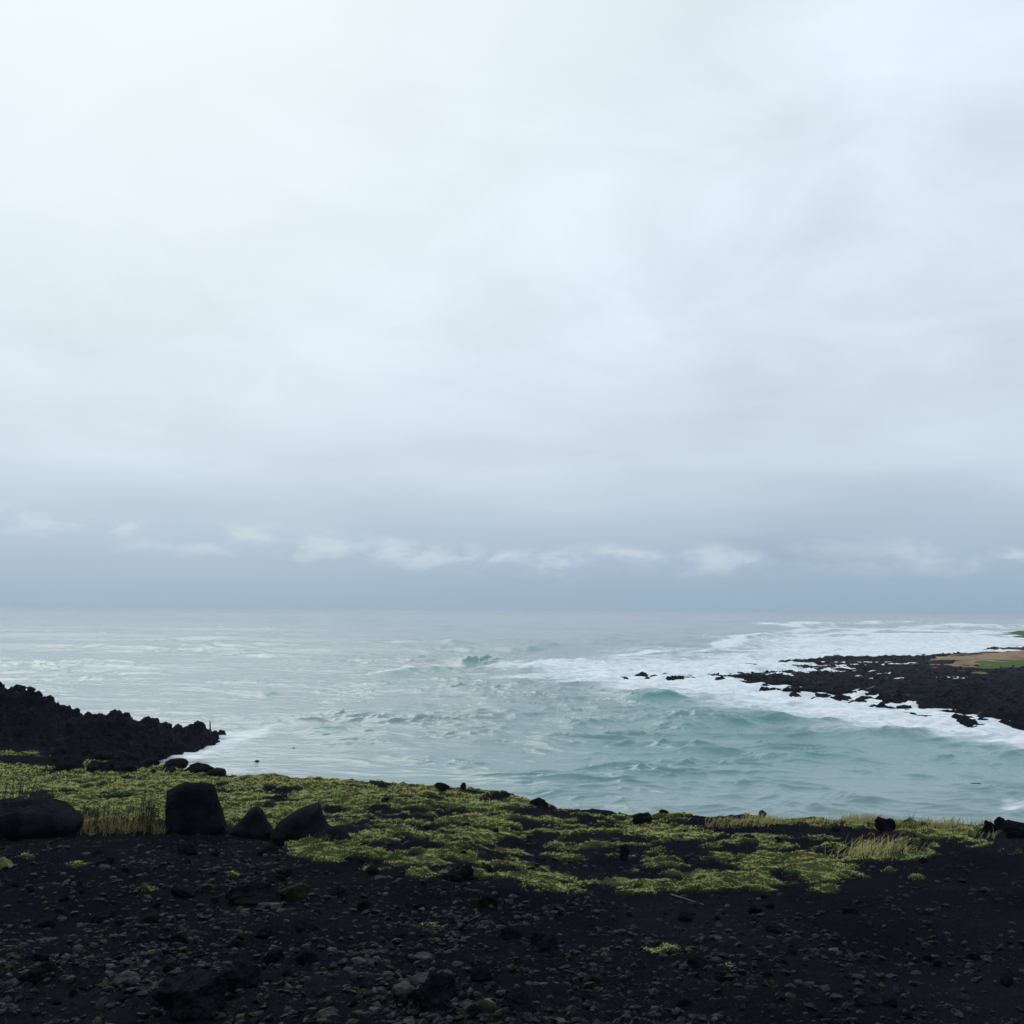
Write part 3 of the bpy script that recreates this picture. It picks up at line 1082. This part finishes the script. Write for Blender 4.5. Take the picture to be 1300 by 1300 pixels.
DRYC = (.30, .25, .10)
tussock('dry grass clump touching the right end of the broad leftmost boulder', 112, 1056, 120, 34, 26, .25, DRYC, 601, .25, 9)
tussock('dry yellow grass clump midway between the broad and the upright boulders', 145, 1058, 150, 33, 26, .18, DRYC, 602, .15, 8)
tussock('tallest dry grass clump with dark stems left of the upright boulder', 182, 1060, 150, 40, 20, .16, (.24, .21, .08), 603, .05, 34)
tussock('sparse grass clump close against the left foot of the upright boulder', 203, 1060, 60, 26, 10, .12, DRYC, 604, .1, 4)
tussock('thin dark grass stems rising behind the broad leftmost boulder', 34, 1030, 60, 34, 24, .2, (.10, .10, .04), 605, .1, 22)
tussock('wind bent straw coloured grass clump below the block on the brow', 1112, 1086, 520, 27, 46, .34, (.56, .50, .21), 606, .6, 6)
tussock('small grass clump at the foot of the wedge shaped boulder', 402, 1080, 120, 20, 22, .1, (.14, .13, .05), 607, .2, 3)
tussock('short green grass clump on the brow beside the dark block', 1150, 1057, 180, 20, 16, .15, (.10, .16, .045), 608, .3, 0)

# ------------------------------------------------------------------ boulders and single rocks on the bluff
def bould(name, label, pts, seed, mat=None, cat='boulder', depth=.85, rough=.05, sub=5, base=None):
    return tag(silhouette_rock(name, pts, mat or M_BOULDER, seed, base, depth, rough, sub), label, cat)


bould('boulder', 'broad rounded black boulder at the left edge, dry grass beside it',
      [(-48, 1062), (-42, 1034), (-18, 1026), (8, 1024), (20, 1026), (38, 1023), (62, 1028), (80, 1039), (92, 1052), (89, 1061), (48, 1066)], 701, base=(22, 1061), sub=6, rough=.07)
bould('boulder', 'tallest upright black boulder with a slanting right side',
      [(210, 1062), (208, 1030), (210, 1010), (222, 1003), (232, 1000.5), (244, 1003), (262, 1004), (268, 1012), (275, 1032), (284, 1057), (280, 1064), (240, 1067)], 702, base=(245, 1062), sub=6, rough=.055)
bould('boulder', 'small pointed dark boulder between the upright and the wedge shaped ones',
      [(290, 1062), (305, 1047), (316, 1034), (323, 1031), (331, 1036), (338, 1050), (346, 1062), (335, 1070), (303, 1070)], 703, base=(318, 1066), rough=.04)
bould('boulder', 'wedge shaped dark boulder with a sharp top corner, rightmost of the four',
      [(342, 1066), (350, 1052), (372, 1037), (392, 1030), (402, 1027), (404, 1033), (410, 1048), (418, 1060), (416, 1074), (380, 1078), (350, 1074)], 704, base=(380, 1073), rough=.03, sub=6)
bould('boulder', 'low dark rock leaning on the right side of the wedge shaped boulder',
      [(408, 1074), (416, 1058), (428, 1056), (438, 1064), (446, 1073), (430, 1078)], 705, base=(426, 1075), rough=.06, sub=4)

R_ = [  # label, column, base row, width, height (image px), material, seed
    ('dark rounded rock standing on the brow against the water', 683, 1030, 27, 14, 0, 711),
    ('small dark rock on the brow beside a twig', 588, 1007, 8, 8, 0, 712),
    ('low dark rock on the brow just left of the twig', 562, 1008, 20, 8, 0, 713),
    ('low jagged rock on the brow right of the rounded rock', 815, 1050, 26, 12, 0, 714),
    ('blocky dark rock on the brow above the wind bent grass', 1124, 1059, 26, 18, 0, 715),
    ('tiny stub of rock in the straw grass on the brow', 968, 1042, 11, 8, 0, 716),
    ('black rock in the right corner of the brow, the larger one', 1293, 1065, 36, 17, 0, 717),
    ('small black rock left of the corner rock at the right edge', 1256, 1057, 16, 14, 0, 718),
    ('knobbly black rock topping the right corner of the brow', 1272, 1056, 18, 16, 0, 719),
    ('pointed dark rock at the lower edge of the grass', 593, 1117, 18, 17, 0, 720),
    ('pointed dark rock among turf patches right of centre', 793, 1092, 13, 15, 0, 721),
    ('flat broad dark rock in front of the upright boulder', 318, 1150, 66, 22, 0, 722),
    ('mossy green rock right of the flat broad dark one', 374, 1146, 38, 22, 2, 723),
    ('thin pale edged slab lying before the mossy rock', 343, 1157, 32, 9, 1, 724),
    ('dark humped rock in the lower left foreground', 303, 1258, 62, 36, 0, 725),
    ('big dark lump at the bottom edge left of centre', 240, 1294, 92, 38, 0, 726),
    ('dark rough rock under two pale slabs at the bottom', 552, 1288, 58, 44, 0, 727),
    ('pale curled slab leaning on the dark rough bottom rock', 540, 1256, 36, 13, 1, 728),
    ('pale lichen slab left of the dark rough bottom rock', 513, 1272, 32, 16, 1, 729),
    ('pale flat oval stone at the very bottom edge', 415, 1297, 32, 14, 1, 730),
    ('pale grey stone at lower left with a ragged top', 160, 1254, 34, 15, 1, 731),
    ('dark rounded stone near the middle of the foreground', 648, 1196, 26, 18, 0, 732),
    ('dark wedge of rock right of the middle foreground stone', 690, 1208, 36, 16, 0, 733),
    ('dark rock with a green tuft at its right foot', 886, 1232, 30, 16, 0, 734),
    ('pale thin flake on the dark cinder right of centre', 909, 1196, 16, 5, 1, 735),
    ('dark pebble mound on the bare cinder at right', 982, 1187, 22, 8, 0, 736),
    ('flat dark stone low on the right cinder', 1008, 1215, 16, 6, 0, 737),
    ('yellow green lichen covered stone at the left edge', 2, 1106, 26, 16, 3, 738),
    ('dark lump at bottom centre right of the two pale slabs', 655, 1288, 40, 22, 0, 739),
    ('dark stone at left foreground below the dry grass', 130, 1172, 30, 10, 0, 740),
    ('dark stone with pale top left of the flat broad rock', 228, 1142, 20, 10, 0, 741),
    ('squat dark rock right of the lower edge of grass', 430, 1140, 22, 14, 0, 742),
    ('dark stone below the small sprout of grass', 540, 1200, 20, 9, 0, 743),
    ('pale grey stone in the middle of the bottom rubble', 455, 1232, 20, 9, 1, 744),
    ('dark flat stone right of the dark humped rock', 610, 1250, 30, 14, 0, 745),
    ('pale bluish stone above the pale curled slab', 537, 1222, 24, 10, 1, 746),
]
M_LICHEN = mat_rock('lichen_rock', (.05, .055, .02, 1), (.14, .14, .06, 1), .4, .8, .2)
for lb, px, py, wpx, hpx, mi, sd_ in R_:
    P = ground_at(px, py)
    k = float((P - CAM) @ F) / FPX
    v, f = rock_vf(5 if mi == 0 else 4, sd_, 12, .20 if mi == 0 else .12, 1.0)
    lo, hi = v.min(0), v.max(0)
    hh = hpx * k * (1.0 if mi == 0 else .8)
    v = (v - (lo + hi) / 2) / (hi - lo) * np.array([wpx * k, wpx * k * (.85 if hpx / wpx > .4 else .7), hh * 1.35])
    v[:, 2] += hh * .36
    o = make_mesh('rock', v, f, (M_BOULDER, M_PALE, M_MOSS, M_LICHEN)[mi], smooth=False)
    o.location = P
    o.rotation_euler.z = -math.atan2(P[0], P[1])
    tag(o, lb, 'rock')

# loose stones: prototypes copied
def stone_protos(mat, seed, flat):
    out = []
    for k in range(6):
        v, f = rock_vf(3, seed + 7 * k, 10, .14, flat)
        out.append(make_mesh('stone', v, f, mat, smooth=False, link=False))
    return out


PROTO_D, PROTO_P = stone_protos(M_BOULDER, 800, .72), stone_protos(M_PALE, 870, .4)


def scatter(n, region, label, group, smin, smax, protos, seed, cond=None):
    g = np.random.default_rng(seed)
    k = 0
    while k < n:
        px, py = g.uniform(region[0], region[2]), g.uniform(region[1], region[3])
        P = ground_at(px, py)
        if cond is not None and not cond(P):
            continue
        s = (smin + (smax - smin) * g.random() ** 2.2) * np.linalg.norm(P - CAM) / FPX / 2
        o = protos[g.integers(len(protos))].copy()
        COL.objects.link(o)
        o.location = P + np.array([0, 0, s * .12])
        o.scale = s * g.uniform(.8, 1.3, 3)
        o.rotation_euler = (g.normal(0, .25), g.normal(0, .25), g.uniform(0, 6.28))
        tag(o, label, 'stone', group)
        k += 1


bare = lambda P: turf_mask(P[:1], P[1:2], P[2:])[0] < .5
scatter(95, (0, 1085, 620, 1300), 'dark angular loose stone in the rubble of the left foreground', 'dark loose stones in the left rubble', 9, 30, PROTO_D, 901, bare)
scatter(48, (0, 1085, 640, 1300), 'small pale grey flake of stone in the dark left rubble', 'pale flakes in the left rubble', 6, 20, PROTO_P, 902, bare)
scatter(50, (640, 1140, 1300, 1300), 'dark loose stone on the smooth cinder of the right foreground', 'dark loose stones on the right cinder', 6, 18, PROTO_D, 903, bare)
scatter(24, (640, 1140, 1300, 1300), 'small pale chip of stone on the right dark cinder', 'pale chips on the right cinder', 4, 11, PROTO_P, 904, bare)
scatter(46, (330, 1000, 1180, 1110), 'small dark stone scattered among the green turf patches', 'dark stones among the turf', 5, 13, PROTO_D, 905)
scatter(60, (60, 958, 292, 986), 'black lava block on the left brow above the foam inlet', 'lava blocks on the left brow', 8, 30, PROTO_D, 906)

# ------------------------------------------------------------------ rocks in the water
def sea_rock(px, py, wpx, hpx, label, group, seed):
    P = at_z(float(px), float(py), SEA)
    s = np.linalg.norm(P - CAM) / FPX
    v, f = rock_vf(4, seed, 8, .28, 1.0)
    v = v * np.array([wpx * s / 2, wpx * s / 2 * .8, hpx * s * 1.25])
    o = make_mesh('sea_rock', v, f, M_LAVA, smooth=False)
    o.location = P + np.array([0, 0, .30])
    o.rotation_euler.z = random.uniform(-.3, .3)
    tag(o, label, 'rock', group)


TIP = [(790, 867, 16, 3.5), (812, 867.5, 12, 2.5), (822, 866, 8, 2.5), (836, 860, 18, 4.5), (848, 868, 9, 3), (862, 867, 14, 4), (905, 862, 16, 4), (928, 862, 22, 5), (951, 848, 26, 3),
       (990, 833, 14, 3), (972, 876, 12, 3)]
for k, (a, b, c, d) in enumerate(TIP):
    sea_rock(a, b, c, d, 'small black rock awash in white foam off the tip of the lava shelf', 'rocks off the tip of the lava shelf', 1000 + k)
EDGE = [(1012, 884, 10, 4), (1041, 881, 9, 6), (1130, 900, 26, 6), (1146, 905, 20, 5), (1178, 910, 30, 6), (1205, 914, 26, 5), (1198, 922, 20, 4), (1222, 920, 30, 6), (988, 884, 8, 3),
        (1100, 893, 22, 4), (934, 889, 6, 2), (1136, 918, 7, 2), (1160, 897, 30, 5), (1252, 925, 24, 5)]
for k, (a, b, c, d) in enumerate(EDGE):
    sea_rock(a, b, c, d, 'black rock in the wash along the near edge of the lava shelf', 'rocks along the near edge of the lava shelf', 1040 + k)
g_ = np.random.default_rng(77)
for k in range(60):                                   # more of both kinds, thinning out from the shelf
    t = g_.random()
    px_ = 960 + 340 * t
    py_ = np.interp(px_, [960, 1010, 1080, 1140, 1190, 1240, 1300], [880, 886, 895, 910, 921, 928, 929]) + abs(g_.normal(0, 3.5)) - 2
    w_ = g_.uniform(7, 26)
    sea_rock(px_, py_, w_, w_ * g_.uniform(.16, .3), 'black rock in the wash along the near edge of the lava shelf', 'rocks along the near edge of the lava shelf', 1100 + k)
for k in range(34):
    px_ = 785 + 200 * g_.random() ** .65
    w_ = g_.uniform(7, 22)
    sea_rock(px_, 866 + g_.normal(0, 3) - (px_ - 780) * .02, w_, w_ * g_.uniform(.16, .28), 'small black rock awash in white foam off the tip of the lava shelf', 'rocks off the tip of the lava shelf', 1150 + k)
HEAD = [(228, 943, 16, 8), (240, 947, 12, 6), (252, 938, 18, 12), (262, 944, 12, 6), (272, 944, 14, 7), (281, 940, 12, 7), (216, 955, 16, 8), (208, 964, 18, 8), (246, 953, 10, 4)]
for k, (a, b, c, d) in enumerate(HEAD):
    sea_rock(a, b, c, d, 'black rock at the foaming tip of the left headland', 'rocks at the tip of the left headland', 1070 + k)
sea_rock(372, 958, 5, 1.6, 'lone black rock breaking the water right of the headland', None, 1090)
sea_rock(326, 974, 5, 1.2, 'lone dark rock in the water just beyond the left brow', None, 1091)
sea_rock(1240, 1004, 12, .8, 'flat wet rock in the bay near the right edge', None, 1092)


# ------------------------------------------------------------------ sticks
def stick(name, label, cat, pts, rad, mat, knots=()):
    cu = bmesh.new()
    pts = [Vector(p) for p in pts]
    rings = []
    for i, p in enumerate(pts):
        d = (pts[min(i + 1, len(pts) - 1)] - pts[max(i - 1, 0)]).normalized()
        a = d.orthogonal().normalized()
        b = d.cross(a)
        r = rad * (1 - .6 * i / (len(pts) - 1))
        rings.append([cu.verts.new(p + (a * math.cos(t) + b * math.sin(t)) * r * random.uniform(.85, 1.15)) for t in [k * math.pi / 4 for k in range(8)]])
    for r0, r1 in zip(rings, rings[1:]):
        for k in range(8):
            cu.faces.new((r0[k], r0[(k + 1) % 8], r1[(k + 1) % 8], r1[k]))
    cu.faces.new(rings[0][::-1])
    cu.faces.new(rings[-1])
    base = pts[0].copy()
    for v in cu.verts:
        v.co -= base
    me = bpy.data.meshes.new(name)
    cu.to_mesh(me)
    cu.free()
    me.materials.append(mat)
    o = bpy.data.objects.new(name, me)
    COL.objects.link(o)
    o.location = base
    return tag(o, label, cat)


P = at_r(np.array([267.0]), np.array([937.0]), 62)[0]
P[2] = float(headland_h(P[:1], P[1:2])[0]) - .2
top = at_r(np.array([266.5]), np.array([915.0]), 62)[0]
stick('post', 'thin dark upright post on the tip of the left headland', 'post', [P, P + (top - P) * .5, top], .07, M_WOOD)
a, b = ground_at(592, 1010), ground_at(566, 1008)
stick('twig', 'dark bent twig sticking out over the brow toward the water', 'twig',
      [a + [0, 0, .01], a + (b - a) * .4 + [0, 0, .05], a + (b - a) * .75 + [0, .1, .085], b + [-.02, .15, .12]], .010, M_WOOD)
for lb, x1, y1, x2, y2, r in (('thin pale driftwood stick at the bottom near the centre', 686, 1254, 709, 1256, .008), ('longer pale driftwood stick on the cinder below the turf', 852, 1143, 893, 1155, .007)):
    a, b = ground_at(x1, y1), ground_at(x2, y2)
    stick('driftwood_stick', lb, 'driftwood', [a + [0, 0, .015], (a + b) / 2 + [0, 0, .012], b + [0, 0, .008]], r, M_DRIFT)


# ------------------------------------------------------------------ sea air
def build_haze():
    hw, y0, y1, z0, z1 = 10900, -300, 10900, SEA - 5.5, 9.0
    v = np.array([(x, y, z) for z in (z0, z1) for y in (y0, y1) for x in (-hw, hw)], float)
    f = np.array([(0, 2, 3, 1), (4, 5, 7, 6), (0, 1, 5, 4), (2, 6, 7, 3), (0, 4, 6, 2), (1, 3, 7, 5)])
    mt, w = mat_new('sea_haze')
    pv = w.n('ShaderNodeVolumePrincipled')
    pv.inputs['Color'].default_value = (.82, .91, 1.0, 1)
    pv.inputs['Density'].default_value = 2.2e-4
    pv.inputs['Anisotropy'].default_value = .35
    o = w.n('ShaderNodeOutputMaterial')
    w.link(pv.outputs[0], o.inputs['Volume'])
    tag(make_mesh('haze', v, f, mt, smooth=False), 'thin sea haze', 'haze', kind='stuff')


build_haze()
